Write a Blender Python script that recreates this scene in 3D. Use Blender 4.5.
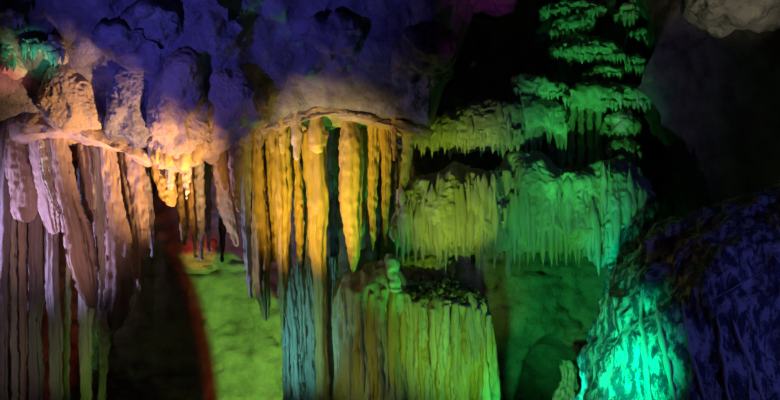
import bpy, math, random
import numpy as np
from mathutils import Vector

for o in list(bpy.data.objects):
    bpy.data.objects.remove(o)
scene = bpy.context.scene
C = scene.collection
R = random.Random(7)

# ---------------------------------------------------------------- camera
PITCH = math.radians(8.0)
CAM = np.array([0.0, 0.0, 1.6])
cd = bpy.data.cameras.new('camera'); cam = bpy.data.objects.new('camera', cd)
cd.lens = 36.0; cd.sensor_width = 36.0; cd.clip_start = 0.05
cam.location = CAM; cam.rotation_euler = (math.pi / 2 + PITCH, 0, 0)
C.objects.link(cam); scene.camera = cam

# ---------------------------------------------------------------- world, exposure
w = bpy.data.worlds.new('world'); scene.world = w; w.use_nodes = True
w.node_tree.nodes['Background'].inputs[0].default_value = (0.10, 0.09, 0.25, 1)
w.node_tree.nodes['Background'].inputs[1].default_value = 0.022
vs = scene.view_settings
vs.view_transform = 'Standard'; vs.look = 'None'; vs.gamma = 1.0
vs.use_curve_mapping = False; vs.exposure = 0.0


def P(px, py, Y):
    """the point at depth Y on the sight line of a photograph pixel"""
    px = np.asarray(px, float); py = np.asarray(py, float); Y = np.asarray(Y, float)
    u = (px - 390) / 780.0; v = (200 - py) / 780.0
    dy = math.cos(PITCH) - v * math.sin(PITCH); dz = math.sin(PITCH) + v * math.cos(PITCH)
    t = Y / dy
    return np.stack(np.broadcast_arrays(u * t, Y + 0 * t, CAM[2] + dz * t), -1)


# ---------------------------------------------------------------- lamps of the show cave, with a few added fill spots
def spot(name, loc, tgt, col, power, angle=60, blend=0.6, radius=0.05):
    d = bpy.data.lights.new(name, 'SPOT'); d.color = col; d.energy = power
    d.spot_size = math.radians(angle); d.spot_blend = blend; d.shadow_soft_size = radius
    o = bpy.data.objects.new(name, d); C.objects.link(o); o.location = loc
    o.rotation_euler = (Vector(tgt) - Vector(loc)).to_track_quat('-Z', 'Y').to_euler()
    return o


def lamp(name, loc, col, power, radius=0.05):
    d = bpy.data.lights.new(name, 'POINT'); d.color = col; d.energy = power; d.shadow_soft_size = radius
    o = bpy.data.objects.new(name, d); C.objects.link(o); o.location = loc
    return o


WARM = (1.0, 0.53, 0.23); GOLD = (1.0, 0.66, 0.09); PINK = (1.0, 0.47, 0.40)
GREEN = (0.05, 1.0, 0.12); LIME = (0.20, 1.0, 0.05); TEAL = (0.0, 1.0, 0.55)
BLUE = (0.15, 0.13, 1.0); VIOLET = (0.42, 0.30, 1.0); CYAN = (0.15, 0.6, 1.0); RED = (1.0, 0.06, 0.03)

spot('warm_flood', (-0.75, 6.5, 0.5), P(130, 128, 7.5), WARM, 1500, 31, 1.0)
spot('warm_lip', (-0.7, 6.9, 0.4), P(305, 117, 7.75), (1.0, 0.62, 0.36), 140, 13, 1.0)  # small spot added to brighten the lip
spot('pink_flood', (-3.0, 4.2, 0.6), P(65, 205, 7.8), (1.0, 0.52, 0.50), 230, 28, 1.0)
spot('grey_low', (-2.9, 4.6, 0.4), P(30, 330, 7.8), (1.0, 0.75, 0.75), 30, 30, 1.0)
spot('lime_low', (-2.45, 6.5, 0.15), P(80, 350, 8.0), (0.55, 1.0, 0.12), 14, 34, 1.0)  # spot added to put lime edges on the lower left columns
spot('gold_flood', (-1.15, 5.7, 0.4), P(325, 160, 8.1), GOLD, 860, 31, 1.0)
spot('green_row', (0.75, 6.7, 0.25), P(340, 185, 8.1), GREEN, 150, 26, 1.0)
spot('gold_mound', (-0.9, 6.0, 0.3), P(380, 320, 8.0), (0.80, 1.0, 0.22), 30, 48, 1.0)
spot('violet_side', (-5.4, 6.7, 1.6), P(45, 220, 7.7), (0.60, 0.48, 1.0), 430, 50, 1.0)
spot('violet_row', (-2.7, 7.4, 0.4), P(280, 200, 8.1), (0.5, 0.55, 1.0), 170, 26, 0.9)
spot('blue_uplight', (-3.0, 3.6, 1.0), P(215, -5, 6.8), BLUE, 430, 44, 1.0)
spot('blue_void', (0.8, 4.5, 0.4), P(500, 60, 9.5), BLUE, 35, 16, 1.0)  # weak blue fill added for the dark void beside the tiers
spot('lime_wall', (-1.75, 7.3, 0.12), (-2.25, 9.8, 0.78), (0.20, 1.0, 0.13), 240, 51, 0.12, 0.012)
spot('red_patch', (-1.72, 7.3, 0.15), P(199, 262, 9.75), RED, 260, 8, 0.5, 0.02)  # narrow spot added to lay the red patch on the wall
spot('red_wall', (-1.725, 7.3, 0.12), (-2.25, 9.8, 1.2), RED, 48, 74, 0.3, 0.012)
spot('green_back', (0.1, 9.1, 1.3), P(330, 210, 8.3), GREEN, 90, 44, 0.8)
spot('green_tiers', (1.0, 5.2, 0.4), P(565, 175, 8.4), (0.10, 1.0, 0.14), 220, 31, 1.0)
spot('lime_curtain', (0.3, 5.5, 0.5), P(455, 170, 8.2), (0.62, 1.0, 0.06), 240, 24, 1.0)
spot('green_high', (1.2, 6.0, 0.3), P(588, 55, 8.6), (0.06, 1.0, 0.20), 290, 20, 0.9)
spot('green_mound', (0.9, 5.4, 0.3), P(450, 325, 8.2), (0.28, 1.0, 0.08), 165, 36, 1.0)
spot('green_wall', (0.76, 6.4, 0.2), P(575, 315, 9.8), (0.04, 1.0, 0.20), 190, 42, 1.0)
spot('red_fill', (1.3, 6.6, 0.2), P(503, 310, 9.7), RED, 10, 14, 1.0)  # faint fill added to tint the wall shadow brown
spot('alcove_fill', (1.35, 8.4, 0.12), P(567, 385, 9.35), (0.6, 1.0, 0.5), 7, 24, 0.8)  # fill spot added to brighten the alcove stalagmite
spot('teal_rock', (1.0, 5.2, 0.9), P(628, 362, 6.4), (0.0, 1.0, 0.42), 330, 40, 1.0)
spot('teal_curtain', (1.3, 6.8, 0.4), P(645, 225, 8.1), (0.0, 1.0, 0.55), 140, 28, 1.0)
spot('blue_rock', (4.4, 3.0, 2.2), P(770, 330, 6.2), (0.13, 0.15, 1.0), 80, 50, 0.9)
spot('cyan_drapes', (-1.9, 6.6, 0.3), P(312, 325, 8.3), (0.20, 0.80, 0.80), 110, 40, 1.0)
spot('magenta_vault', (0.6, 4.5, 1.0), P(500, -4, 7.2), (0.9, 0.05, 0.8), 150, 18, 0.9)
spot('pale_vault', (3.0, 4.5, 2.0), P(725, -2, 6.5), (1.0, 0.9, 0.55), 110, 30, 0.9)
spot('red_pocket', (-3.4, 6.2, 2.9), P(6, 60, 7.2), (1.0, 0.12, 0.2), 40, 26, 0.9)
spot('teal_pocket', (-2.7, 6.0, 3.2), P(28, 36, 7.2), (0.1, 1.0, 0.5), 34, 26, 0.9)


# ---------------------------------------------------------------- numpy noise
_rs = np.random.RandomState(3)
_perm = _rs.permutation(256); _perm = np.concatenate([_perm, _perm, _perm])
_val = _rs.rand(256) * 2 - 1


def noise(p, s=1.0, off=0.0):
    p = np.asarray(p, float) * s + off
    i = np.floor(p).astype(int); f = p - i
    f = f * f * f * (f * (f * 6 - 15) + 10); i &= 255
    out = 0
    for dx in (0, 1):
        for dy in (0, 1):
            for dz in (0, 1):
                h = _perm[_perm[_perm[(i[..., 0] + dx) & 255] + ((i[..., 1] + dy) & 255)] + ((i[..., 2] + dz) & 255)]
                wgt = (f[..., 0] if dx else 1 - f[..., 0]) * (f[..., 1] if dy else 1 - f[..., 1]) * (f[..., 2] if dz else 1 - f[..., 2])
                out = out + _val[h] * wgt
    return out


def fbm(p, s, octs=4, off=0.0, gain=0.5):
    t = 0; a = 1.0
    for k in range(octs):
        t = t + a * noise(p, s * 2 ** k, off + 17.3 * k); a *= gain
    return t


def ridged(p, s, octs=3, off=0.0):
    t = 0; a = 1.0
    for k in range(octs):
        t = t + a * (1 - 2 * np.abs(noise(p, s * 2 ** k, off + 9.7 * k))); a *= 0.5
    return t


def normals(V, F):
    n = np.zeros_like(V)
    fn = np.cross(V[F[:, 2]] - V[F[:, 0]], V[F[:, 3]] - V[F[:, 1]])
    for k in range(4):
        np.add.at(n, F[:, k], fn)
    return n / (np.linalg.norm(n, axis=1, keepdims=True) + 1e-12)


# ---------------------------------------------------------------- materials
def mat(name, a, b, rough=0.5, streak=False, bump=0.35, bscale=26.0, coat=None, spec=0.4, speck=None, vor=0.0):
    m = bpy.data.materials.new(name); m.use_nodes = True
    nt = m.node_tree; N = nt.nodes; L = nt.links
    bs = N['Principled BSDF']; bs.inputs['Roughness'].default_value = rough
    bs.inputs['Specular IOR Level'].default_value = spec
    geo = N.new('ShaderNodeNewGeometry')
    mp = N.new('ShaderNodeMapping'); L.new(geo.outputs['Position'], mp.inputs[0])
    mp.inputs['Scale'].default_value = (3.2, 3.2, 0.55 if streak else 3.2)
    n1 = N.new('ShaderNodeTexNoise'); n1.inputs['Scale'].default_value = 2.0 if streak else 1.2
    n1.inputs['Detail'].default_value = 7; n1.inputs['Roughness'].default_value = 0.62
    L.new(mp.outputs[0], n1.inputs['Vector'])
    cr = N.new('ShaderNodeValToRGB'); cr.color_ramp.elements[0].position = 0.34; cr.color_ramp.elements[1].position = 0.68
    cr.color_ramp.elements[0].color = (*a, 1); cr.color_ramp.elements[1].color = (*b, 1)
    L.new(n1.outputs['Fac'], cr.inputs[0]); col = cr.outputs[0]
    if coat:                                    # calcite crust running over darker rock
        mp2 = N.new('ShaderNodeMapping'); L.new(geo.outputs['Position'], mp2.inputs[0])
        mp2.inputs['Rotation'].default_value = (0, coat[2], 0); mp2.inputs['Scale'].default_value = (13.0, 13.0, 4.5)
        n2 = N.new('ShaderNodeTexNoise'); n2.inputs['Scale'].default_value = 1.1; n2.inputs['Detail'].default_value = 8
        n2.inputs['Roughness'].default_value = 0.68; n2.inputs['Distortion'].default_value = 0.5
        L.new(mp2.outputs[0], n2.inputs['Vector'])
        c2 = N.new('ShaderNodeValToRGB'); c2.color_ramp.elements[0].position = coat[1] - 0.05; c2.color_ramp.elements[1].position = coat[1] + 0.05
        L.new(n2.outputs['Fac'], c2.inputs[0])
        mx = N.new('ShaderNodeMix'); mx.data_type = 'RGBA'; L.new(c2.outputs[0], mx.inputs[0]); L.new(col, mx.inputs[6])
        mx.inputs[7].default_value = (*coat[0], 1); col = mx.outputs[2]
    if speck:                                   # dark specks
        n3 = N.new('ShaderNodeTexNoise'); n3.inputs['Scale'].default_value = 22; n3.inputs['Detail'].default_value = 5
        L.new(geo.outputs['Position'], n3.inputs['Vector'])
        c3 = N.new('ShaderNodeValToRGB'); c3.color_ramp.elements[0].position = speck - 0.04; c3.color_ramp.elements[1].position = speck + 0.04
        L.new(n3.outputs['Fac'], c3.inputs[0])
        mx = N.new('ShaderNodeMix'); mx.data_type = 'RGBA'; L.new(c3.outputs[0], mx.inputs[0]); L.new(col, mx.inputs[6])
        mx.inputs[7].default_value = (0.05, 0.045, 0.04, 1); col = mx.outputs[2]
    L.new(col, bs.inputs['Base Color'])
    nb = N.new('ShaderNodeTexNoise'); nb.inputs['Scale'].default_value = bscale; nb.inputs['Detail'].default_value = 6
    nb.inputs['Roughness'].default_value = 0.65
    if streak:
        mb = N.new('ShaderNodeMapping'); mb.inputs['Scale'].default_value = (1.3, 1.3, 0.28); L.new(geo.outputs['Position'], mb.inputs[0])
        L.new(mb.outputs[0], nb.inputs['Vector'])
    else:
        L.new(geo.outputs['Position'], nb.inputs['Vector'])
    h = nb.outputs['Fac']
    if vor:
        v = N.new('ShaderNodeTexVoronoi'); v.inputs['Scale'].default_value = vor; L.new(geo.outputs['Position'], v.inputs['Vector'])
        ad = N.new('ShaderNodeMath'); ad.operation = 'SUBTRACT'; L.new(h, ad.inputs[0]); L.new(v.outputs['Distance'], ad.inputs[1]); h = ad.outputs[0]
    bp = N.new('ShaderNodeBump'); bp.inputs['Strength'].default_value = bump; bp.inputs['Distance'].default_value = 0.06
    L.new(h, bp.inputs['Height']); L.new(bp.outputs[0], bs.inputs['Normal'])
    return m


M = {
    'tan': mat('tan_calcite', (.42, .31, .26), (.62, .48, .38), 0.5, True),
    'ochre': mat('ochre_calcite', (.50, .33, .10), (.72, .54, .20), 0.45, True),
    'pale': mat('pale_calcite', (.46, .44, .36), (.70, .68, .58), 0.42, True),
    'grey': mat('grey_calcite', (.26, .23, .24), (.44, .38, .38), 0.5, True),
    'boss': mat('grainy_rock', (.34, .27, .24), (.60, .46, .36), 0.6, False, 0.55, 38, vor=0),
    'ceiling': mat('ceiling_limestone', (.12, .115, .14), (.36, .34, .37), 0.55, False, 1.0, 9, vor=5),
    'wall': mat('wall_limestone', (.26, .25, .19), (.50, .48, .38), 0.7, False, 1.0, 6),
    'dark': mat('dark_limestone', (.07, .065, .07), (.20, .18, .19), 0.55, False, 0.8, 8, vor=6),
    'crust': mat('crusted_rock', (.05, .05, .07), (.14, .13, .17), 0.45, False, 0.7, 12, coat=((.62, .62, .56), .515, -0.45)),
    'speck': mat('specked_flowstone', (.46, .42, .26), (.66, .60, .40), 0.45, True, speck=.72),
    'darkspeck': mat('dark_specked_rim', (.30, .26, .14), (.50, .44, .24), 0.6, False, 0.9, 20, speck=.44),  # dark specks over most of the rim strip
    'floor': mat('cave_floor', (.10, .09, .08), (.22, .19, .16), 0.6, False, 0.8, 8),
}


# ---------------------------------------------------------------- builders
def mesh_obj(name, V, F, m, parent=None, origin=None, smooth=True):
    V = np.asarray(V, float)
    org = np.array(origin if origin is not None else V.mean(0), float)
    me = bpy.data.meshes.new(name); me.from_pydata((V - org).tolist(), [], F if isinstance(F, list) else F.tolist())
    if smooth: me.polygons.foreach_set('use_smooth', [True] * len(me.polygons))
    me.materials.append(M[m] if isinstance(m, str) else m); me.update()
    o = bpy.data.objects.new(name, me); C.objects.link(o)
    if parent is not None:
        o.parent = parent; o.location = org - np.array(parent.location)
    else:
        o.location = org
    return o


def tag(o, label, cat, group=None):
    o['label'] = label; o['category'] = cat
    if group: o['group'] = group
    return o


def root(name, loc, label, cat, group=None):
    o = bpy.data.objects.new(name, None); C.objects.link(o); o.location = loc
    o.empty_display_size = 0.1
    return tag(o, label, cat, group)


def struct(o):
    o['kind'] = 'structure'; return o


def grid_faces(nu, nv, wrap=False):
    a = np.arange(nu * nv).reshape(nv, nu)
    if wrap: a = np.concatenate([a, a[:, :1]], 1)
    return np.stack([a[:-1, :-1], a[:-1, 1:], a[1:, 1:], a[1:, :-1]], -1).reshape(-1, 4)


_seed = [0]


def hanger_mesh(sec, Y, depth=0.8, flute=0.10, sk=0.0, rough=0.011, up=0.25, lean=0.0, nt=44, nz=72, fk=2.2):
    """a hanging (or standing) calcite body: sec = [(py, x_left, x_right), ...] at depth Y"""
    _seed[0] += 1; off = _seed[0] * 3.71
    s = np.array(sec, float)
    tl = P(s[:, 1], s[:, 0], Y); tr = P(s[:, 2], s[:, 0], Y)
    zs = tl[:, 2]; cx = (tl[:, 0] + tr[:, 0]) / 2; hw = np.maximum((tr[:, 0] - tl[:, 0]) / 2, 0.004)
    zs = np.concatenate([[zs[0] + up], zs]); cx = np.concatenate([[cx[0]], cx]); hw = np.concatenate([[hw[0] * 1.1], hw])
    z = np.linspace(zs[0], zs[-1], nz)
    x = np.interp(-z, -zs, cx); r = np.interp(-z, -zs, hw)
    ker = np.array([1, 2, 3, 2, 1]) / 9.0
    rp = np.convolve(np.pad(r, 2, mode='edge'), ker, 'valid'); xp = np.convolve(np.pad(x, 2, mode='edge'), ker, 'valid')
    r[:-1] = rp[:-1]; x = xp
    r[-1] *= 0.35
    q = np.stack([z * 0 + off, z * 0, z], -1)
    r = r * (1 + 0.07 * noise(q, 4.0)); x = x + 0.012 * noise(q, 2.2, 5)
    th = np.linspace(0, 2 * math.pi, nt, endpoint=False)
    T, Z = np.meshgrid(th, z); X0 = x[:, None]; Rr = r[:, None]
    q = np.stack([np.cos(T) * fk + off, np.sin(T) * fk, Z * 0.9], -1)
    k = 1 + flute * (0.35 - 1.7 * np.abs(noise(q, 1.0)) + 0.8 * noise(q, 1.9, 8) - 0.5 * np.abs(noise(q, 3.1, 21)))
    dd = np.clip(Rr * depth, 0.012, 0.30)
    dx = Rr * np.cos(T) * k; dyv = dd * np.sign(np.sin(T)) * np.abs(np.sin(T)) ** 1.25 * k
    V = np.stack([X0 + dx, Y + dyv + sk * dx + lean * (zs[0] - Z), Z], -1).reshape(-1, 3)
    F = grid_faces(nt, nz, True)
    n = normals(V, F)
    V = V + n * (rough * (noise(V, 26, off) + 0.7 * noise(V * [1, 1, .4], 60, off)))[:, None]
    faces = F[:, ::-1].tolist()
    faces.append(list(range(nt))); faces.append([len(V) - nt + i for i in range(nt)][::-1])
    return V, faces


def hanger(name, sec, Y, m, label=None, cat='stalactite', group=None, parent=None, **k):
    V, F = hanger_mesh(sec, Y, **k)
    o = mesh_obj(name, V, F, m, parent)
    if parent is None: tag(o, label, cat, group)
    return o


def pebble_mesh(outline, Y0, bf, bb, amp=0.03, sc=3.0, flute=0.0, fs=7.0, grain=0.006, gs=22, nt=150, nf=44, center=None, ridg=0.0, sq=1.0, tilt=0.0):
    """rounded rock body whose rim follows the outline at depth Y0, bulging bf forward and bb back"""
    _seed[0] += 1; off = _seed[0] * 2.37
    poly = np.array(outline, float)
    pts = P(poly[:, 0], poly[:, 1], Y0)[:, [0, 2]]
    c = pts.mean(0) if center is None else P(center[0], center[1], Y0)[[0, 2]]
    nxt = np.roll(pts, -1, 0); seg = np.linalg.norm(nxt - pts, axis=1); cum = np.concatenate([[0], np.cumsum(seg)])
    t = np.linspace(0, cum[-1], nt, endpoint=False)
    px = np.interp(t, cum, np.append(pts[:, 0], pts[0, 0])); pz = np.interp(t, cum, np.append(pts[:, 1], pts[0, 1]))
    for _ in range(2):
        px = (np.roll(px, 1) + 2 * px + np.roll(px, -1)) / 4; pz = (np.roll(pz, 1) + 2 * pz + np.roll(pz, -1)) / 4
    N = 2 * int(max(14, min(90, nt * 0.28))) + 1                  # square grid folded onto a disc: no pinch in the middle
    g = np.linspace(-1, 1, N); A, B = np.meshgrid(g, g)
    big = np.abs(A) > np.abs(B)
    rho = np.where(big, A, B)
    with np.errstate(all='ignore'):
        th = np.where(big, math.pi / 4 * np.nan_to_num(B / A), math.pi / 2 - math.pi / 4 * np.nan_to_num(A / B))
    th = np.where(rho < 0, th + math.pi, th); rho = np.abs(rho)
    tt = (th / (2 * math.pi)) % 1.0 * nt
    ix = np.arange(nt + 1)
    ox = np.interp(tt, ix, np.append(px, px[0])); oz = np.interp(tt, ix, np.append(pz, pz[0]))
    ph = rho * math.pi / 2
    r = np.sin(ph) ** 0.9; cs = np.cos(ph) ** sq
    X = c[0] + r * (ox - c[0]); Z = c[1] + r * (oz - c[1])
    Vs = []
    for sgn, dep in ((-1, bf), (1, bb)):
        Yv = Y0 + sgn * dep * cs - tilt * (Z - c[1])
        kk = 1 - tilt * (Z - c[1]) / Y0                            # a leaning rim keeps its height and width
        Vs.append(np.stack([X * kk, Yv, CAM[2] + (Z - CAM[2]) * kk], -1).reshape(-1, 3))
    F = grid_faces(N, N); idx = np.arange(N * N).reshape(N, N)
    inner = np.zeros((N, N), bool); inner[1:-1, 1:-1] = True
    bmap = idx.copy(); bmap[inner] = N * N + np.arange(inner.sum())   # the back shares the rim
    V = np.concatenate([Vs[0], Vs[1][inner.reshape(-1)]])
    Fb = bmap.reshape(-1)[F][:, ::-1]
    F = np.concatenate([F, Fb])
    n = normals(V, F)
    if n[(N * N) // 2, 1] > 0: n = -n; F = F[:, ::-1]
    d = amp * fbm(V, sc, 3, off)
    if ridg: d = d + ridg * ridged(V * [1, 1, .8], sc * 1.4, 3, off)
    if flute: d = d + flute * (1 - 2.2 * np.abs(noise(V * [1, 1, 0.10], fs, off))) + 0.5 * flute * noise(V * [1, 1, .14], fs * 2.3, off)
    d = d + grain * (noise(V, gs, off) + 0.6 * noise(V, gs * 2.2, off))
    V = V + n * d[:, None]
    return V, F.tolist()


def pebble(name, outline, Y0, bf, bb, m, label=None, cat='rock', group=None, parent=None, **k):
    V, F = pebble_mesh(outline, Y0, bf, bb, **k)
    o = mesh_obj(name, V, F, m, parent)
    if parent is None: tag(o, label, cat, group)
    return o


# shared teeth: short stalactites used along the ledges (unit length, unit radius at the top)
TEETH = {}


def tooth_lib():
    for mname in ('tan', 'ochre', 'pale', 'grey'):
        TEETH[mname] = []
        for v in range(9):
            nt = 10; z = np.concatenate([[-.16, -.13, -.07], np.linspace(0, 1, 11)]); nz = len(z); zc = np.clip(z, 0, 1)
            rad = ((1 - zc ** (0.9 + 0.25 * (v % 4))) * (1 + 0.22 * np.sin(zc * (5 + v) + v)) + 0.05) * np.where(z < 0, np.sqrt(np.clip(1 - (z / .165) ** 2, 0, 1)), 1)
            th = np.linspace(0, 2 * math.pi, nt, endpoint=False); T, Z = np.meshgrid(th, z)
            k = 1 + 0.22 * noise(np.stack([np.cos(T) * 1.5 + v * 5, np.sin(T) * 1.5, Z * 3], -1), 1.3)
            bend = (0.35 * math.sin(v * 2.1)) * zc ** 2
            V = np.stack([rad[:, None] * np.cos(T) * k + bend[:, None], rad[:, None] * np.sin(T) * k, -Z], -1).reshape(-1, 3)
            F = grid_faces(nt, nz, True)[:, ::-1].tolist(); F.append(list(range(nt))); F.append([len(V) - nt + i for i in range(nt)][::-1])
            me = bpy.data.meshes.new('stalactite'); me.from_pydata(V.tolist(), [], F)
            me.polygons.foreach_set('use_smooth', [True] * len(me.polygons)); me.materials.append(M[mname]); TEETH[mname].append(me)


tooth_lib()
RUNS = []
for v in range(6):                              # spindle-shaped runs that melt into a face
    z = np.linspace(0, 1, 13); th = np.linspace(0, 2 * math.pi, 10, endpoint=False); T, Z = np.meshgrid(th, z)
    rad = np.sin(math.pi * np.clip(z, .02, .985) ** (.6 + .12 * v)) * (1 + .18 * np.sin(z * 9 + v))
    k = 1 + .25 * noise(np.stack([np.cos(T) * 1.5 + v * 7, np.sin(T) * 1.5, Z * 4], -1), 1.3)
    V = np.stack([rad[:, None] * np.cos(T) * k + .5 * math.sin(v * 1.9) * (z ** 2)[:, None], rad[:, None] * np.sin(T) * k, -Z], -1).reshape(-1, 3)
    me = bpy.data.meshes.new('calcite_run'); me.from_pydata(V.tolist(), [], grid_faces(10, 13, True)[:, ::-1].tolist())
    me.polygons.foreach_set('use_smooth', [True] * len(me.polygons)); me.materials.append(M['pale']); RUNS.append(me)


def tooth(parent, p, length, rad, m, name='stalactite', ry=0.0):
    o = bpy.data.objects.new(name, R.choice(RUNS if name == 'calcite_run' else TEETH[m])); C.objects.link(o)
    o.parent = parent
    o.location = np.array(p) - np.array(parent.location) if parent is not None else p
    o.scale = (rad, rad * R.uniform(.8, 1.1), length); o.rotation_euler = (0, ry, R.uniform(0, 6.28))
    return o


def PX(n, Y): return n / 780.0 * Y      # a length of n photograph pixels at depth Y


def interp_edge(edge, x):
    e = sorted(edge); return float(np.interp(x, [a for a, b in e], [b for a, b in e]))


def ledge(name, top, bottom, Y0, bf, m, tm, label, teeth=20, tl=(8, 22), tr=(1.6, 3.0), rows=1, cat='ledge', group=None,
          face=0, amp=0.03, flute=0.02, bb=0.35, **k):
    """flowstone shelf: a body between two pixel edges plus a fringe of its own stalactites"""
    outline = list(top) + list(reversed(bottom))
    mid = np.array(outline).mean(0)
    rt = root(name, P(mid[0], mid[1], Y0), label, cat, group)
    pebble('ledge_body', outline, Y0, bf, bb, m, parent=rt, amp=amp, flute=flute, **k)
    x0, x1 = bottom[0][0], bottom[-1][0]
    ph = R.uniform(0, 50)
    for r_ in range(rows):
        n = max(2, int(teeth / rows))
        for i in range(n):
            x = x0 + (x1 - x0) * (i + R.uniform(0.0, 1.0)) / n
            yb = interp_edge(bottom, x); yt = interp_edge(top, x)
            y = yb - 3 - r_ * (yb - yt) * 0.22 - R.uniform(0, .12) * (yb - yt)
            fr = (yb - y) / max(yb - yt, 1)
            Y = Y0 - bf * math.sqrt(max(0, 1 - (1 - 2 * fr) ** 2)) * 0.75 - 0.01
            g = 0.5 + 0.5 * float(noise(np.array([x * .09 + ph, 0.3, 0.7]))) + R.uniform(-.35, .35)
            g = min(1, max(0, g))
            tooth(rt, P(x, y, Y), PX(tl[0] + (tl[1] - tl[0]) * g, Y), PX(tr[0] + (tr[1] * 1.35 - tr[0]) * R.uniform(.2, 1) * (.5 + .5 * g), Y), tm, ry=R.uniform(-.06, .06))
    for i in range(face):                     # runs of calcite down the face
        x = R.uniform(min(x0, x1) + 3, max(x0, x1) - 3)
        yb = interp_edge(bottom, x); yt = interp_edge(top, x)
        f = R.uniform(-.02, .55); y = yt + f * (yb - yt); fm = f + .3
        Y = Y0 - bf * math.sqrt(max(0.04, 1 - (2 * fm - 1) ** 2)) * 0.97 + 0.005
        tooth(rt, P(x, y, Y), PX(R.uniform(.4, .85) * (yb - yt), Y), PX(R.uniform(tr[0], tr[1] * 1.2), Y), tm, 'calcite_run')
    return rt


# ================================================================ the cave shell
def sstep(a, b, x):
    t = np.clip((x - a) / (b - a), 0, 1); return t * t * (3 - 2 * t)


_lip = np.array([(-260, 118), (0, 118), (40, 108), (75, 118), (110, 126), (150, 150), (205, 152), (240, 134), (265, 124), (300, 110), (345, 116), (400, 124), (430, 132),
                 (446, 80), (470, 20), (500, -60), (560, -120), (700, -160), (1100, -200)], float)
_lipY = np.interp(_lip[:, 0], [-260, 130, 200, 250, 430, 520], [7.42, 7.42, 7.5, 7.75, 7.85, 8.2])
_lw = P(_lip[:, 0], _lip[:, 1], _lipY)


def ceiling_z(X, Yg):
    lip = np.interp(X, _lw[:, 0], _lw[:, 2])
    d = np.interp(X, _lw[:, 0], _lipY) - Yg
    Z = lip + 1.05 * np.clip(d, 0, 1.5) + 0.12 * np.clip(d - 1.5, 0, 9) + 0.10 * np.clip(-d, 0, 3)
    q = np.stack([X, Yg, 0 * X], -1)
    m = 0.22 + 0.78 * sstep(0.15, 1.1, d)
    n = 0.30 * fbm(q, 0.85, 2) - 0.11 * ridged(q * [1.2, .5, 1], 0.9, 2, 4) - 0.08 * ridged(q * [1, .6, 1], 2.6, 2, 14) - 0.05 * ridged(q * [1, .7, 1], 6.0, 2, 40) + 0.07 * fbm(q, 5.5, 4, 2)
    return Z + m * n + 0.03


def ceil_hit(px, py):
    """depth where the sight line of a pixel meets the ceiling face"""
    Y = np.linspace(4.0, 8.0, 400); p = P(px, py, Y)
    below = p[:, 2] < ceiling_z(p[:, 0], Y)
    k = np.argmax(~below) if (~below).any() else len(Y) - 1
    return float(Y[k])


def shell():
    nu = 460
    x = np.linspace(-8, 8, nu); y = np.concatenate([np.linspace(-3, 5.5, 50)[:-1], np.linspace(5.5, 8.2, 200), np.linspace(8.2, 10.8, 30)[1:]])
    X, Yg = np.meshgrid(x, y)
    V = np.stack([X, Yg, ceiling_z(X, Yg)], -1).reshape(-1, 3)
    struct(mesh_obj('ceiling', V, grid_faces(nu, len(y)), 'ceiling'))
    # back wall with the low arched alcove on the right
    nu, nv = 420, 240
    x = np.linspace(-8, 8, nu); z = np.linspace(-0.3, 6.6, nv); X, Zg = np.meshgrid(x, z)
    Yw = 9.85 - 0.10 * np.cos(X * 0.8) + 0.25 * sstep(2.4, 4.5, Zg)
    q = np.stack([X, 0 * X, Zg], -1)
    Yw = Yw - 0.16 * fbm(q, 0.8, 3, 1) - 0.035 * fbm(q * [1, 1, 2.2], 3.0, 3, 5)
    strata = np.abs(noise(q * [0.5, 1, 2.6], 2.2, 31))
    Yw = Yw + 0.11 * np.exp(-(strata / 0.05) ** 2) + 0.05 * np.abs(noise(q * [1, 1, 1.5], 4.5, 12))                  # bedding cracks
    Yw = Yw + 0.012 * fbm(q, 14, 2)
    a = P(558, 420, 9.8); ex = (X - a[0]) / 0.52; ez = (Zg - a[2]) / 0.98
    Yw = Yw + 0.9 * sstep(1.08, 0.86, np.sqrt(ex ** 2 + ez ** 2) + 0.10 * noise(q, 3, 7))
    V = np.stack([X, Yw, Zg], -1).reshape(-1, 3)
    struct(mesh_obj('wall_back', V, grid_faces(nu, nv), 'wall'))
    # side walls
    for nm, (xa, ya), (xb, yb), off in (('wall_right', (3.05, 9.9), (6.4, -2.5), 3), ('wall_left', (-5.6, 9.9), (-7.2, -2.5), 8)):
        nu, nv = 200, 110
        s = np.linspace(0, 1, nu); z = np.linspace(-0.3, 7.2, nv); S, Zg = np.meshgrid(s, z)
        q = np.stack([S * 12, 0 * S, Zg], -1)
        d = 0.35 * fbm(q, 0.6, 3, off) + 0.15 * ridged(q, 0.9, 3, off) + 0.04 * fbm(q, 5, 3, off)
        sg = -1 if nm == 'wall_right' else 1
        lean = 0.10 * (Zg - 2) ** 2 * 0.3
        V = np.stack([xa + (xb - xa) * S + sg * (d + lean), ya + (yb - ya) * S + 0 * d, Zg], -1).reshape(-1, 3)
        struct(mesh_obj(nm, V, grid_faces(nu, nv), 'dark'))
    nu, nv = 160, 130
    x = np.linspace(-8, 8, nu); y = np.linspace(-3, 11, nv); X, Yg = np.meshgrid(x, y)
    q = np.stack([X, Yg, 0 * X], -1)
    Z = 0.0 + 0.06 * fbm(q, 0.8, 4)
    struct(mesh_obj('floor', np.stack([X, Yg, Z], -1).reshape(-1, 3), grid_faces(nu, nv), 'floor'))


shell()

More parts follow.
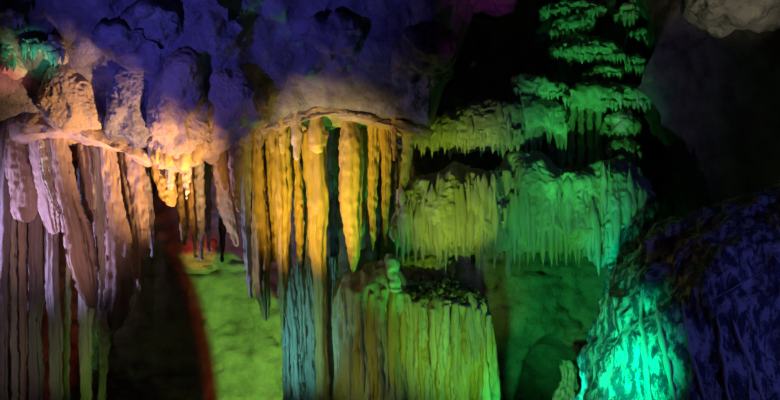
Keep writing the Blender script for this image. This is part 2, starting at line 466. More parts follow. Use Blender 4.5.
# ================================================================ rock bosses and lumps of the ceiling
def boss(name, outline, Y0, bf, label, m='boss', drips=None, **k):
    k.setdefault('tilt', 0.6)
    mid = np.array(outline).mean(0)
    Y0 = min(Y0, ceil_hit(mid[0], mid[1]) + 0.02)
    rt = root(name, P(mid[0], mid[1], Y0), label, 'rock')
    pebble('boss_body', outline, Y0, bf, 0.5, m, parent=rt, **k)
    for (x, y, ln, wd) in (drips or []):
        hanger('drip', [(y, x - wd, x + wd), (y + ln * .5, x - wd * 1.05, x + wd * 1.05), (y + ln * .85, x - wd * .7, x + wd * .7), (y + ln, x - wd * .2, x + wd * .2)],
               Y0 - bf * 0.2 + 0.12, 'ochre', parent=rt, up=0.15, nt=20, nz=24, depth=.8, flute=.3)
    return rt


boss('rock_boss', [(46, 108), (47, 84), (58, 74), (76, 71), (92, 82), (102, 98), (110, 122), (98, 140), (76, 138), (58, 128)], 7.35, 0.32,
     'grainy tan rounded rock boss above the left curtain of drapery', amp=0.05, flute=0.02, grain=.012, gs=44)
boss('rock_boss', [(150, 150), (156, 118), (168, 82), (180, 62), (196, 55), (204, 70), (205, 110), (206, 146), (198, 163), (182, 170), (166, 166), (154, 160)], 7.36, 0.40,
     'tall grainy rock boss with bright orange right edge and scalloped yellow foot', amp=0.05, flute=0.03, grain=.012, gs=44,
     drips=[(157, 142, 22, 7), (168, 140, 28, 9), (183, 140, 30, 10), (197, 140, 25, 8)])
boss('rock_boss', [(200, 150), (199, 110), (203, 76), (218, 62), (236, 70), (252, 84), (268, 104), (262, 122), (246, 136), (234, 150), (216, 158)], 7.5, 0.36,
     'wide pinkish grainy rock boss left of the gold stalactite row', amp=0.05, flute=0.03, grain=.012, gs=44)
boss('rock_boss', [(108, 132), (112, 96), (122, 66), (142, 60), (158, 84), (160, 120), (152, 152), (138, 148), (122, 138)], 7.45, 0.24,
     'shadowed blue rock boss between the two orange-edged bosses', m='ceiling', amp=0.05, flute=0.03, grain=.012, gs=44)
# the lit lip over the gold row
pebble('rock_lip', [(240, 136), (256, 124), (274, 112), (296, 104), (320, 101), (342, 109), (366, 115), (394, 119), (420, 124), (436, 132), (428, 138), (394, 129), (362, 124), (342, 121), (320, 114), (298, 117), (276, 125), (256, 137)],
       7.85, 0.10, 0.5, 'boss', 'pale curved rock lip running above the gold stalactite row', 'rock', amp=0.02, sc=5, nt=240, center=(338, 115))
pebble('rock_lip', [(8, 124), (30, 112), (44, 98), (60, 112), (84, 118), (106, 126), (128, 132), (150, 152), (148, 164), (124, 150), (100, 146), (70, 140), (48, 138), (26, 142), (10, 140)],
       7.5, 0.14, 0.5, 'tan', 'pink drooping rock lip above the left drapery', 'rock', amp=0.03, sc=5, nt=240, center=(76, 132))
for out, Y, bf, lab in [
    ([(203, 30), (208, 12), (222, 4), (238, 10), (243, 26), (236, 46), (218, 54), (206, 46)], 6.6, .25, 'bright blue rock lump high on the ceiling left of centre'),
    ([(178, -6), (196, -12), (214, -4), (210, 12), (198, 22), (184, 14)], 6.3, .2, 'small blue rock lump cut off by the top edge of the picture'),
    ([(98, 46), (104, 34), (124, 30), (150, 34), (168, 40), (160, 52), (132, 58), (106, 60)], 6.9, .28, 'purple-grey oval rock lump in the dark upper left ceiling'),
    ([(128, 20), (150, 8), (180, 14), (190, 34), (176, 50), (150, 46), (132, 36)], 6.8, .28, 'broad blue rock lump above the tall grainy boss'),
    ([(290, 44), (312, 24), (352, 22), (372, 44), (360, 66), (330, 74), (302, 66)], 7.0, .3, 'dim blue rock lump on the ceiling above the rock lip'),
    ([(396, 60), (408, 36), (434, 30), (452, 50), (450, 78), (434, 92), (410, 84)], 7.8, .4, 'rock lump coloured nearly black for shade, left of the green tiers'),  # dark material stands in for the unlit void here
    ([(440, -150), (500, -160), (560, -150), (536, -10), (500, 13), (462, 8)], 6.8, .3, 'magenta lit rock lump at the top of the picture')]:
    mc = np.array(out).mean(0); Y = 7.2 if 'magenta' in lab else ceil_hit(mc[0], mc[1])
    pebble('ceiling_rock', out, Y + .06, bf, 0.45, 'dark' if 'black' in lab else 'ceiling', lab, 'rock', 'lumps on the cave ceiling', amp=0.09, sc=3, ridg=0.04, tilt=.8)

# ================================================================ left drapery
GL = 'broad drapery blades on the left'
hanger('drapery_blade', [(124, 2, 16), (180, -4, 12), (250, -6, 10), (330, -8, 8), (420, -8, 8), (472, -10, 10)], 7.7, 'grey', 'narrow violet-edged drapery column at the left picture edge', 'stalactite', GL, flute=.18)
hanger('drapery_blade', [(130, 8, 26), (160, 10, 32), (190, 12, 36), (212, 13, 36), (220, 15, 34), (222, 20, 30)], 7.66, 'tan', 'wide pink drapery blade with flat scalloped hem, second from left edge', 'stalactite', GL, flute=.32, sk=.35, depth=.4)
hanger('drapery_blade', [(118, 22, 42), (150, 26, 48), (180, 30, 54), (210, 36, 61), (226, 42, 62), (234, 50, 60)], 7.62, 'tan', 'slanting pink drapery blade whose hem drips lowest beside the flat hem', 'stalactite', GL, flute=.32, sk=-.5, depth=.4)
hanger('drapery_blade', [(118, 38, 50), (150, 42, 55), (180, 46, 60), (200, 52, 62), (214, 58, 63)], 7.58, 'pale', 'narrow lilac drapery blade lit violet on its left', 'stalactite', GL, flute=.28, sk=.6, depth=.4)
hanger('drapery_blade', [(118, 53, 66), (150, 54, 70), (200, 60, 79), (236, 63, 92), (264, 68, 95), (290, 78, 96), (308, 88, 95)], 7.55, 'tan', 'long left blade with blue-white left rim and pointed red-tinged tip', 'stalactite', GL, flute=.3, sk=.35, depth=.35)
hanger('drapery_blade', [(118, 72, 86), (160, 76, 96), (200, 81, 99), (235, 86, 98), (260, 92, 98)], 7.72, 'tan', 'bright tan drapery blade tucked behind the long red-tipped one', 'stalactite', GL, flute=.3, sk=-.4, depth=.4)
hanger('drapery_blade', [(122, 88, 104), (160, 95, 106), (210, 96, 107), (260, 98, 107), (310, 100, 107), (332, 103, 108)], 7.66, 'pale', 'slim long blade with blue edge between two wide blades', 'stalactite', GL, flute=.28, sk=.6, depth=.5)
hanger('drapery_blade', [(128, 98, 110), (180, 104, 122), (210, 106, 127), (250, 105, 134), (290, 106, 138), (312, 107, 132), (330, 109, 121)], 7.58, 'tan', 'widest hanging blade whose blunt foot ends beside the dark wall shadow', 'stalactite', GL, flute=.3, sk=.2, depth=.3)
hanger('drapery_blade', [(128, 114, 138), (160, 118, 143), (200, 124, 148), (240, 130, 150), (270, 134, 146), (292, 137, 143)], 7.75, 'tan', 'tan drapery blade overlapping the widest blade on its right', 'stalactite', GL, flute=.3, sk=-.2, depth=.4)
hanger('drapery_blade', [(140, 132, 146), (180, 138, 150), (215, 143, 154), (245, 148, 156), (258, 151, 155)], 7.9, 'grey', 'dim narrow blade at the right end of the left drapery', 'stalactite', GL, flute=.3)
# columns below the hem, down to the floor
GC = 'tall columns under the left drapery'
hanger('calcite_shaft', [(190, 8, 16), (260, 10, 17), (330, 11, 18), (400, 12, 18), (470, 10, 20)], 7.74, 'pale', 'thin bright violet-white column near the left picture edge', 'column', GC, flute=.2)
hanger('calcite_shaft', [(190, 14, 26), (260, 15, 26), (330, 17, 26), (400, 18, 27), (470, 16, 30)], 7.84, 'tan', 'pinkish column under the flat drapery hem', 'column', GC, flute=.2)
hanger('calcite_shaft', [(190, 28, 43), (260, 28, 43), (330, 27, 43), (400, 28, 44), (470, 26, 46)], 7.95, 'grey', 'dark grey column in the middle under the left drapery', 'column', GC, flute=.25)
hanger('calcite_shaft', [(190, 45, 61), (260, 46, 61), (330, 47, 62), (400, 48, 62), (470, 46, 64)], 7.88, 'grey', 'brownish column with lime right edge under the left drapery', 'column', GC, flute=.25)
hanger('calcite_shaft', [(270, 66, 72), (330, 64, 70), (400, 64, 70), (470, 62, 72)], 8.1, 'pale', 'thin lime-edged column behind the long red-tipped blade', 'column', GC, flute=.2)
hanger('calcite_shaft', [(270, 79, 93), (310, 78, 94), (350, 79, 92), (400, 80, 92), (470, 76, 96)], 7.9, 'pale', 'lime-lit column under the red-tipped blade', 'column', GC, flute=.25)
hanger('calcite_shaft', [(310, 97, 108), (335, 98, 110), (370, 99, 106), (400, 98, 106), (470, 94, 110)], 7.8, 'grey', 'rough knobbly column beneath the slim blue-edged blade', 'column', GC, flute=.35, rough=.016)

# ================================================================ yellow cluster between left drapery and gold row
GY = 'slender stalactites under the two grainy bosses'
hanger('stalactite', [(150, 152, 172), (178, 154, 174), (196, 160, 176), (207, 169, 174)], 7.75, 'ochre', 'yellow stalactite with pale tip under the tall boss, left side', 'stalactite', GY, sk=.3)
hanger('stalactite', [(155, 163, 174), (175, 165, 174), (190, 168, 172)], 7.6, 'pale', 'short pale tooth in front of the yellow stalactite under the tall boss', 'stalactite', GY)
hanger('stalactite', [(155, 179, 193), (176, 181, 191), (190, 184, 189), (199, 185, 187)], 7.65, 'pale', 'white-tipped pointed stalactite under the foot of the tall boss', 'stalactite', GY)
hanger('stalactite', [(165, 174, 188), (200, 177, 190), (230, 179, 189), (246, 182, 187)], 8.0, 'ochre', 'green-tinged stalactite ending above the red patch on the wall', 'stalactite', GY)
hanger('stalactite', [(160, 187, 196), (200, 188, 197), (235, 192, 197), (259, 194, 197)], 7.9, 'ochre', 'very thin long stalactite, left of a touching pair over the red wall patch', 'stalactite', GY)
hanger('stalactite', [(150, 194, 204), (200, 195, 205), (235, 198, 205), (261, 200, 203)], 7.85, 'pale', 'very thin long stalactite, right of a touching pair over the red wall patch', 'stalactite', GY)
hanger('stalactite', [(150, 204, 213), (190, 204, 212), (225, 206, 212), (252, 208, 211)], 8.1, 'grey', 'dark slender stalactite left of the split-edged gold sheet', 'stalactite', GY)
hanger('stalactite', [(148, 209, 228), (175, 211, 230), (205, 214, 236), (225, 224, 238), (246, 235, 240)], 7.8, 'ochre', 'gold sheet with a diagonal blue-white lower left edge', 'stalactite', GY, sk=-.5, depth=.4)
hanger('stalactite', [(142, 227, 241), (170, 230, 241), (195, 234, 241), (212, 238, 242)], 7.72, 'tan', 'short pale wedge hanging under the right flank of the pinkish boss', 'stalactite', GY, sk=.5, depth=.5)

# ================================================================ the gold row
GG = 'gold stalactites in the central row'
G = [
    ([(140, 240, 252), (180, 241, 252), (230, 242, 251), (270, 246, 252), (298, 250, 254)], 8.0, 'pale', 'blue-shadowed slim stalactite at the left end of the gold row', .2),
    ([(146, 251, 264), (190, 252, 266), (240, 253, 270), (290, 256, 271), (312, 261, 270), (322, 265, 269)], 7.95, 'ochre', 'long gold stalactite reaching lowest left of the blue drapes', .3),
    ([(140, 265, 271), (180, 266, 273), (220, 268, 275), (262, 270, 274)], 8.1, 'ochre', 'thin gold stalactite between two long broad gold ones', .2),
    ([(150, 271, 291), (190, 272, 292), (225, 275, 291), (260, 277, 289), (300, 279, 287), (330, 281, 285)], 7.95, 'ochre', 'broad gold stalactite with a dark cap left of the row centre', .3),
    ([(135, 290, 299), (180, 292, 302), (230, 294, 303), (262, 297, 301)], 8.1, 'ochre', 'narrow gold stalactite with green right flank left of the stub', .1),
    ([(155, 303, 328), (190, 306, 328), (230, 308, 327), (270, 312, 326), (320, 315, 327), (400, 316, 330), (470, 312, 334)], 7.98, 'ochre', 'gold column joining ceiling and floor right of the blue drapes', .2),
    ([(118, 343, 356), (140, 338, 361), (180, 340, 363), (215, 342, 363), (245, 346, 361), (262, 349, 358), (272, 351, 355)], 7.85, 'ochre', 'largest gold stalactite, widest and brightest in the central row', .15),
    ([(122, 360, 369), (170, 361, 369), (220, 361, 368), (250, 362, 366)], 8.15, 'pale', 'green shaft directly right of the largest gold stalactite', .1),
    ([(124, 366, 379), (160, 367, 379), (200, 368, 377), (232, 370, 376), (250, 372, 374)], 7.95, 'ochre', 'gold stalactite, first of the two slim ones right of the green shaft', .25),
    ([(120, 379, 390), (160, 381, 391), (205, 382, 390), (236, 384, 388), (246, 385, 387)], 7.95, 'ochre', 'gold stalactite, second of the two slim ones right of the green shaft', .25),
    ([(128, 401, 414), (150, 402, 413), (175, 400, 409), (200, 398, 404), (215, 396, 399)], 7.95, 'pale', 'pale leaning stalactite at the right end of the gold row', .2),
]
for sec, Y, m, lab, fl in G:
    hanger('stalactite', sec, Y, m, lab, 'stalactite', GG, flute=fl, depth=.9)
# stubs hanging from the lip in front of the row
GS = 'short stubs under the pale lip'
for sec, lab, m in [
    ([(122, 248, 255), (140, 249, 254), (150, 251, 253)], 'small stub under the left end of the pale lip, first from left', 'tan'),
    ([(120, 256, 264), (138, 257, 263), (150, 259, 261)], 'small stub under the left end of the pale lip, second from left', 'tan'),
    ([(118, 266, 277), (138, 268, 277), (152, 271, 275)], 'broad pointed stub above the dark-capped broad gold stalactite', 'ochre'),
    ([(116, 277, 287), (140, 278, 286), (154, 280, 284)], 'pointed stub right above the dark-capped gold stalactite', 'ochre'),
    ([(114, 289, 301), (140, 291, 302), (160, 294, 300)], 'cream stub in the dark gap under the highest part of the lip', 'tan'),
    ([(118, 310, 322), (132, 308, 326), (146, 309, 325), (153, 313, 321)], 'round-bottomed bulging stub above the gold column', 'ochre'),
    ([(126, 390, 396), (145, 390, 395), (161, 392, 394)], 'tiny yellow stub between slim gold and pale leaning stalactites', 'ochre')]:
    hanger('stalactite_stub', sec, 7.8, m, lab, 'stalactite', GS, nt=18, nz=26, up=.1)
# second row in the recess, its shade put in by a dark material
GB = 'shade-coloured stalactites in the recess behind the gold row'
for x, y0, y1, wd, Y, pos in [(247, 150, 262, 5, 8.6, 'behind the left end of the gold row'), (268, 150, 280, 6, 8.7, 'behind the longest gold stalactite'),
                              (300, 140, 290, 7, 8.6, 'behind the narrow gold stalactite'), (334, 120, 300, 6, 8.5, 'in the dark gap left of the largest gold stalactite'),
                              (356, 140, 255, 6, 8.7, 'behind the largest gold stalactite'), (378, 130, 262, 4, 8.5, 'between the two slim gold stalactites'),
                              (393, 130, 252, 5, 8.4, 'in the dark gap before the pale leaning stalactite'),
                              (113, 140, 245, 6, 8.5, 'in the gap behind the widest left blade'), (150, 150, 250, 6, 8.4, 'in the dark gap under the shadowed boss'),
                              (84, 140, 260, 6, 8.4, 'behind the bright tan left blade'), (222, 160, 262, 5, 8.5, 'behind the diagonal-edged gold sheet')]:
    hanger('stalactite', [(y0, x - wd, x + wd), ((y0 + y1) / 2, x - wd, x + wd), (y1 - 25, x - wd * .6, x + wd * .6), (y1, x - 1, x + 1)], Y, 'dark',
           'stalactite coloured dark for shade, ' + pos, 'stalactite', GB, flute=.2)

# ================================================================ blue drapes below the gold row
GD = 'blue-green drapes below the gold row'
for sec, Y, lab in [
    ([(240, 281, 284), (268, 279, 285), (300, 278, 287), (340, 282, 290), (400, 284, 294), (470, 282, 298)], 8.35, 'leftmost blue-green fluted drape against the lime wall'),
    ([(232, 288, 291), (256, 284, 292), (290, 285, 296), (340, 289, 300), (400, 292, 304), (470, 290, 306)], 8.28, 'second blue-green fluted drape from the lime wall'),
    ([(238, 296, 300), (262, 294, 301), (300, 296, 306), (350, 299, 309), (400, 302, 312), (470, 300, 316)], 8.3, 'third blue-green fluted drape from the lime wall'),
    ([(240, 306, 309), (270, 304, 311), (300, 306, 317), (340, 308, 318), (400, 310, 320), (470, 308, 322)], 8.22, 'violet-white drape hugging the gold column')]:
    hanger('flowstone_drape', sec, Y, 'pale', lab, 'drape', GD, flute=.26, rough=.014, up=.05)
hanger('calcite_shaft', [(280, 326, 335), (330, 328, 338), (400, 330, 344), (470, 326, 348)], 8.45, 'pale', 'dim green column in the dark gap left of the flowstone mound', 'column', flute=.3)

# ================================================================ flowstone mound, centre
mr = root('flowstone_mound', P(366, 470, 8.2), 'fluted flowstone mound with blue left shoulder and gold streaks', 'flowstone')
pebble('mound_body', [(334, 300), (340, 282), (352, 273), (372, 266), (388, 262), (402, 280), (412, 300), (416, 360), (418, 480), (334, 480), (336, 400), (334, 340)], 8.2, 0.42, 0.5, 'speck', parent=mr,
       amp=.02, flute=.05, fs=9, nt=200, nf=60, sq=.7)
for i, (x, y0, y1, wd, m) in enumerate([(340, 292, 400, 5, 'pale'), (350, 296, 420, 4, 'pale'), (361, 300, 430, 5, 'ochre'), (372, 296, 400, 5, 'ochre'), (383, 292, 380, 4, 'ochre'),
                                        (393, 288, 420, 6, 'ochre'), (404, 304, 372, 5, 'ochre'), (366, 340, 440, 4, 'pale'), (386, 345, 440, 4, 'pale')]):
    Y = 8.2 - 0.40 * math.sqrt(max(.05, 1 - ((x - 376) / 44) ** 2))
    hanger('calcite_run', [(y0, x - wd * .6, x + wd * .6), (y0 + 25, x - wd, x + wd), ((y0 + y1) / 2, x - wd, x + wd), (y1, x - 1, x + 1)], Y, m, parent=mr, up=.03, nt=14, nz=30, flute=.25, depth=1.0)
mr2 = root('flowstone_mound', P(450, 470, 8.3), 'lime-green cushion of flowstone with dark specked rim right of the gold-streaked mound', 'flowstone')
pebble('mound_body', [(402, 300), (420, 288), (446, 284), (470, 288), (484, 300), (491, 322), (493, 360), (493, 480), (404, 480), (404, 380)], 8.25, 0.45, 0.5, 'speck', parent=mr2,
       amp=.02, flute=.045, fs=9, nt=200, nf=60, sq=.7)
pebble('dark_rim', [(398, 294), (420, 285), (446, 281), (470, 285), (490, 297), (490, 310), (470, 304), (446, 300), (424, 304), (404, 308)], 8.08, .20, .3, 'darkspeck', parent=mr2, amp=.03, sc=6, grain=.03)['label'] = 'dark specked strip along the rim'
for x, y0, y1, wd in [(412, 306, 388, 6), (422, 310, 378, 6), (434, 312, 386, 7), (446, 308, 372, 6), (456, 306, 392, 6), (468, 310, 398, 6), (478, 312, 400, 5), (488, 318, 400, 5), (440, 350, 420, 5), (462, 356, 430, 6), (426, 356, 430, 5)]:
    Y = 8.25 - 0.43 * math.sqrt(max(.05, 1 - ((x - 452) / 50) ** 2))
    hanger('calcite_run', [(y0, x - wd * .6, x + wd * .6), (y0 + 20, x - wd, x + wd), ((y0 + y1) / 2, x - wd * .9, x + wd * .9), (y1, x - 1, x + 1)], Y, 'pale', parent=mr2, up=.03, nt=14, nz=30, flute=.25, depth=1.0)
from mathutils.bvhtree import BVHTree


def surface_of(rt, part):
    b_ = [o for o in rt.children if o.name.startswith(part)][0]; off_ = np.array(rt.location) + np.array(b_.location)
    return BVHTree.FromPolygons([tuple(np.array(v.co) + off_) for v in b_.data.vertices], [tuple(p.vertices) for p in b_.data.polygons])


def strand(rt, bvh, line, rad, m, name, sink=0.35):
    """a meandering calcite strand that lies on a rock face"""
    L = np.array(line, float); u = np.linspace(0, 1, 24); k0 = np.linspace(0, 1, len(L))
    xs = np.interp(u, k0, L[:, 0]) + 1.6 * noise(np.stack([u * 5, u * 0 + line[0][0] * .37, u * 0], -1)); ys = np.interp(u, k0, L[:, 1])
    pts = []
    for x_, y_ in zip(xs, ys):
        hit = bvh.ray_cast(Vector(CAM), Vector(P(x_, y_, 6.0) - CAM).normalized())
        if hit[0] is not None: pts.append(np.array(hit[0]))
    if len(pts) < 6: return
    pts = np.array(pts); m_ = len(pts)
    for _ in range(3): pts[1:-1] = (pts[:-2] + 2 * pts[1:-1] + pts[2:]) / 4
    V = []
    for i in range(m_):
        r_ = rad * (1 + .25 * math.sin(i * 1.3 + line[0][0])) * math.sin(math.pi * min(.97, .08 + i / m_ * .86))
        for q_ in range(8):
            t_ = 2 * math.pi * q_ / 8; V.append(pts[i] + [r_ * math.cos(t_), 1.3 * r_ * math.sin(t_) + sink * r_, 0])
    F = grid_faces(8, m_, True).tolist() + [list(range(8)), [len(V) - 1 - i for i in range(8)]]
    mesh_obj(name, V, F, m, rt)


for rt_, xa, xb, ya, yb, cnt, mats in ((mr, 338, 410, 278, 400, 26, ('pale', 'ochre', 'grey')), (mr2, 410, 488, 304, 400, 26, ('pale', 'pale', 'ochre'))):
    sf = surface_of(rt_, 'mound_body')
    for i in range(cnt):
        x_ = xa + (xb - xa) * (i + R.uniform(.1, .9)) / cnt; y0_ = ya + R.uniform(2, 60); y1_ = min(414, y0_ + R.uniform(40, 110)); dr = R.uniform(-4, 6)
        strand(rt_, sf, [(x_, y0_), (x_ + dr * .4, (y0_ + y1_) / 2), (x_ + dr, y1_)], R.uniform(.014, .032), mats[i % 3], 'calcite_strand')
hanger('stalagmite', [(254, 386, 392), (260, 383, 398), (266, 385, 400), (272, 387, 399), (280, 388, 401), (292, 390, 402)], 7.82, 'pale', 'small bright banded knob standing on the gold-streaked mound', 'stalagmite', up=.0, nt=20, nz=30, flute=.25, rough=.014)
ledge('flowstone_ledge', [(400, 258), (414, 252), (436, 254), (456, 260)], [(400, 276), (420, 280), (440, 280), (456, 274)], 8.5, .2, 'ochre', 'ochre',
      'small brown-gold specked ledge in the dark hollow over the mound', teeth=8, tl=(4, 10), grain=.02)

# ================================================================ green tiers
ledge('flowstone_ledge', [(412, 130), (430, 118), (448, 112), (470, 106), (496, 102), (524, 104)], [(412, 142), (430, 146), (448, 146), (470, 148), (496, 146), (524, 142)], 8.3, .22, 'pale', 'pale',
      'upper yellow-green fringed ledge continuing right from the gold row', teeth=44, tl=(8, 20), tr=(1.8, 3.4), rows=2, face=14, amp=.04, grain=.014, flute=.03)
ledge('flowstone_ledge', [(498, 104), (518, 98), (544, 100), (566, 108)], [(498, 138), (518, 136), (544, 134), (566, 136)], 8.5, .22, 'pale', 'pale',
      'green ledge with long fringe next to the vertical ribs', teeth=24, tl=(14, 34), tr=(1.8, 3.2), rows=2, face=10, amp=.04, grain=.014, flute=.03)
ledge('flowstone_ledge', [(396, 196), (410, 182), (430, 174), (456, 170), (482, 172), (506, 174)], [(396, 236), (412, 244), (432, 248), (456, 250), (482, 248), (506, 244)], 8.15, .34, 'pale', 'pale',
      'broad yellow-green flowstone curtain above the dark hollow', teeth=60, tl=(8, 32), tr=(2.0, 4.2), rows=3, face=60, amp=.05, flute=.05, nt=240, grain=.010, gs=34)
ledge('flowstone_ledge', [(496, 176), (512, 160), (536, 158), (560, 172), (584, 170), (602, 168)], [(496, 244), (514, 250), (536, 246), (560, 244), (584, 250), (602, 246)], 8.3, .32, 'pale', 'pale',
      'broad green flowstone curtain between the yellow-green one and the teal spot', teeth=60, tl=(8, 34), tr=(2.0, 4.0), rows=3, face=60, amp=.07, flute=.05, nt=240, grain=.012, gs=34)
ledge('flowstone_ledge', [(588, 176), (604, 160), (622, 158), (640, 176), (652, 196)], [(584, 246), (600, 262), (616, 262), (634, 244), (652, 212)], 8.2, .28, 'pale', 'pale',
      'teal-lit flowstone curtain at the right end of the green row', teeth=22, tl=(8, 22), tr=(2.0, 4.0), rows=2, face=20, amp=.06, grain=.02, flute=.04)
for x, y0, y1, wd, Y, lab in [(480, 190, 262, 4, 8.0, 'long green stalactite tip over the right end of the cushion mound'), (494, 180, 268, 5, 8.05, 'long green stalactite left of the one pointing at the dark wall streak'),
                              (507, 180, 277, 5, 8.1, 'longest green stalactite pointing down at the shadowed wall streak'), (451, 190, 258, 4, 7.9, 'yellow-green stalactite hanging over the brown-gold ledge'),
                              (424, 190, 262, 5, 7.9, 'gold-green stalactite over the left end of the brown ledge'), (410, 200, 252, 5, 7.9, 'amber stalactite at the left corner of the yellow-green curtain')]:
    hanger('stalactite', [(y0, x - wd, x + wd), ((y0 + y1) / 2, x - wd * .9, x + wd * .9), (y1 - 12, x - wd * .5, x + wd * .5), (y1, x - .6, x + .6)], Y, 'pale', lab, 'stalactite', 'long stalactites of the green row', flute=.2, up=.1, nt=18, nz=36)
# vertical ribs
GR = 'vertical ribs joining the green tiers'
for i, (x, y0, y1, wd) in enumerate([(562, 116, 176, 5), (572, 104, 180, 5), (581, 92, 172, 4), (590, 92, 178, 5), (599, 94, 170, 4), (552, 120, 172, 4)]):
    hanger('calcite_shaft', [(y0, x - wd * 1.4, x + wd * 1.4), (y0 + 20, x - wd * .7, x + wd * .7), ((y0 + y1) / 2, x - wd * .8, x + wd * .8), (y1 - 8, x - wd, x + wd), (y1, x - wd * 1.4, x + wd * 1.4)], 8.62 + .05 * (i % 2), 'pale',
           ('first', 'second', 'third', 'fourth', 'fifth', 'leftmost short')[i] + ' green vertical rib ' + ('from the left among the tall ones' if i < 5 else 'beside the fringed ledge'), 'column', GR, flute=.3, rough=.016, up=.0, nt=18, nz=40)
# high tiers
for top, bot, Y, lab, n in [
    ([(543, 8), (560, 2), (588, 4), (606, 8)], [(543, 14), (560, 14), (588, 15), (606, 13)], 8.7, 'topmost green shelf of the tree-like tiers', 12),
    ([(550, 24), (566, 18), (582, 20), (592, 26)], [(550, 34), (566, 36), (582, 32), (592, 30)], 8.7, 'second shelf down in the tree-like tiers, stubby', 9),
    ([(552, 46), (570, 38), (596, 40), (612, 46), (624, 52)], [(552, 54), (570, 58), (596, 60), (612, 60), (624, 58)], 8.6, 'wide bright fringed shelf in the middle of the tree-like tiers', 22),
    ([(584, 72), (602, 68), (622, 70)], [(584, 78), (602, 79), (622, 76)], 8.6, 'narrow lower shelf under the wide bright one', 9),
    ([(514, 84), (528, 78), (548, 82), (564, 88)], [(514, 92), (530, 98), (548, 98), (564, 96)], 8.5, 'bright-topped shelf low on the left of the tree-like tiers', 13),
    ([(562, 90), (580, 84), (606, 86), (630, 88), (650, 92)], [(562, 100), (580, 104), (606, 106), (630, 106), (650, 104)], 8.5, 'long lowest shelf of the tree-like tiers over the ribs', 28),
    ([(630, 30), (640, 28), (652, 36), (656, 44)], [(630, 36), (640, 42), (652, 48), (656, 50)], 8.7, 'small slanting shelf at the upper right of the tree-like tiers', 6),
    ([(622, 58), (634, 54), (646, 62)], [(622, 66), (634, 72), (646, 70)], 8.6, 'small shelf right below the slanting one', 6),
    ([(612, 14), (624, 8), (640, 10)], [(612, 18), (624, 20), (640, 18)], 8.75, 'dim shelf at the right of the topmost one', 6),
    ([(630, -2), (644, -6), (656, 0)], [(630, 4), (644, 6), (656, 5)], 8.75, 'sliver of shelf at the top picture edge in the green tiers', 5),
    ([(604, 120), (620, 112), (640, 118)], [(604, 134), (620, 138), (640, 132)], 8.5, 'knobbly blue-green shelf right of the ribs', 8),
    ([(606, 146), (622, 138), (642, 146)], [(606, 154), (622, 160), (642, 156)], 8.45, 'dim blue-green shelf just over the teal-lit curtain', 8)]:
    ledge('flowstone_ledge', top, bot, Y, .22, 'pale', 'pale', lab, teeth=n, tl=(4, 13), tr=(1.4, 2.6), rows=1, face=n // 3, group='tree-like green tiers', amp=.05, sc=5, grain=.02, nt=110, nf=26, bb=.8)
# rock core that carries the tiers
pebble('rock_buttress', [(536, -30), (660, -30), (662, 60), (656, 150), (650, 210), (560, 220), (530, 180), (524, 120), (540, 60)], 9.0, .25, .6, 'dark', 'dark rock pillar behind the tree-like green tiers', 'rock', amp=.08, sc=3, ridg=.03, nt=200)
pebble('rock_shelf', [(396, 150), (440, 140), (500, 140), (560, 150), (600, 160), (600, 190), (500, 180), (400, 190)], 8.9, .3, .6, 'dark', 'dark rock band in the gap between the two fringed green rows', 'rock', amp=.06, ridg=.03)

# ================================================================ right side
br = root('crusted_boulder', P(700, 480, 6.8), 'huge slanting boulder with teal-lit crust on the left and blue flank', 'rock')
pebble('boulder_body', [(588, 440), (592, 380), (600, 340), (608, 316), (618, 298), (634, 270), (652, 250), (676, 228), (700, 214), (740, 200), (800, 180), (900, 190), (960, 300), (960, 500), (760, 520), (580, 510)], 6.9, 1.0, 1.2, 'crust', parent=br,
       amp=.07, sc=2.2, ridg=.05, grain=.012, nt=340, nf=120, center=(740, 400), sq=.75)
_bs = surface_of(br, 'boulder_body')
for line, rad in [([(716, 316), (720, 345), (724, 370), (731, 412)], .022), ([(732, 318), (742, 345), (752, 370), (768, 412)], .026), ([(744, 350), (748, 375), (750, 412)], .016),
                  ([(655, 296), (660, 330), (668, 370), (678, 412)], .024), ([(682, 300), (688, 340), (698, 380), (706, 412)], .020), ([(640, 290), (642, 330), (648, 370), (652, 412)], .026),
                  ([(706, 302), (724, 293), (745, 281), (766, 270)], .014)]:
    strand(br, _bs, line, rad, 'pale', 'calcite_rivulet', 0.0)
spur = pebble('rock_spur', [(606, 300), (616, 262), (630, 226), (646, 196), (656, 204), (654, 230), (640, 256), (626, 284), (614, 304)], 8.0, .2, .4, 'crust', 'teal-speckled rock spur above the boulder crest', 'rock', amp=.04, sc=5, ridg=.03)
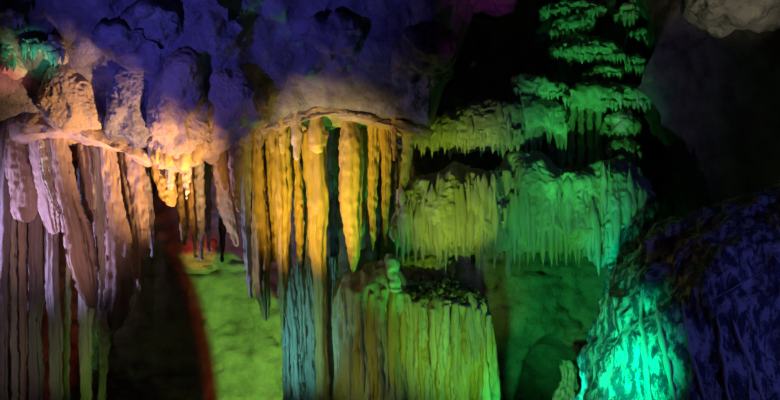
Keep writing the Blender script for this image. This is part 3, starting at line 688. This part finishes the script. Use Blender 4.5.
hanger('stalagmite', [(360, 564, 573), (364, 561, 577), (374, 562, 578), (384, 561, 578), (392, 555, 578), (404, 552, 581), (470, 546, 592)], 9.35, 'pale', 'small pale stalagmite standing in the dark arched alcove', 'stalagmite', up=.0, flute=.3, rough=.02)
pebble('ceiling_rock', [(690, 2), (706, 16), (730, 22), (752, 18), (770, 12), (800, 12), (830, -20), (760, -60), (700, -30)], 6.6, .35, .5, 'ceiling', 'pale grey rock lump in the top right corner', 'rock', amp=.06, ridg=.03)

# ================================================================ upper left pockets
def cluster(x, y, w_, h_, Y, label, n=6):
    Y = ceil_hit(x, y) - 0.08
    ledge('stalactite_cluster', [(x - w_, y), (x, y - h_), (x + w_, y - h_ * .3)], [(x - w_, y + h_ * .6), (x, y + h_ * .8), (x + w_, y + h_ * .5)], Y, .15, 'pale', 'pale', label, teeth=n, tl=(6, 16), tr=(1.6, 3), cat='stalactites', amp=.04, grain=.02, nt=90, nf=24, group='small clusters in the upper left')


cluster(10, 18, 12, 7, 7.4, 'green-tipped small stalactite cluster in the top left corner')
cluster(6, 58, 9, 12, 7.2, 'pink-red small stalactite cluster at the left picture edge')
cluster(32, 44, 11, 8, 7.6, 'teal small stalactite cluster right of the pink-red one')
cluster(56, 48, 9, 13, 7.3, 'blue-white small stalactite cluster above the grainy tan boss')

# unseen stump added below the frame, shaped to cast the lime wall's shadow
_b = []
for k in range(1):
    c = np.array([-1.915, 7.67, 0.0]); hts = [(0.46, 0.012), (0.43, 0.035), (0.38, 0.058), (0.31, 0.08), (0.22, 0.10), (0.10, 0.12), (-0.1, 0.16)]
    nt = 24; V = []; F = []
    for z, r in hts:
        for i in range(nt):
            t = 2 * math.pi * i / nt; rr = r * (1 + .10 * float(noise(np.array([math.cos(t) * 1.5, math.sin(t) * 1.5, z * 3.0]))))
            V.append((c[0] + rr * math.cos(t), c[1] + rr * .7 * math.sin(t), z))
    F = grid_faces(nt, len(hts), True)[:, ::-1].tolist(); F.append(list(range(nt)))
    tag(mesh_obj('shadow_stump', V, F, 'dark'), 'added unseen stump on the floor, casting the shadow on the lime wall', 'stalagmite')
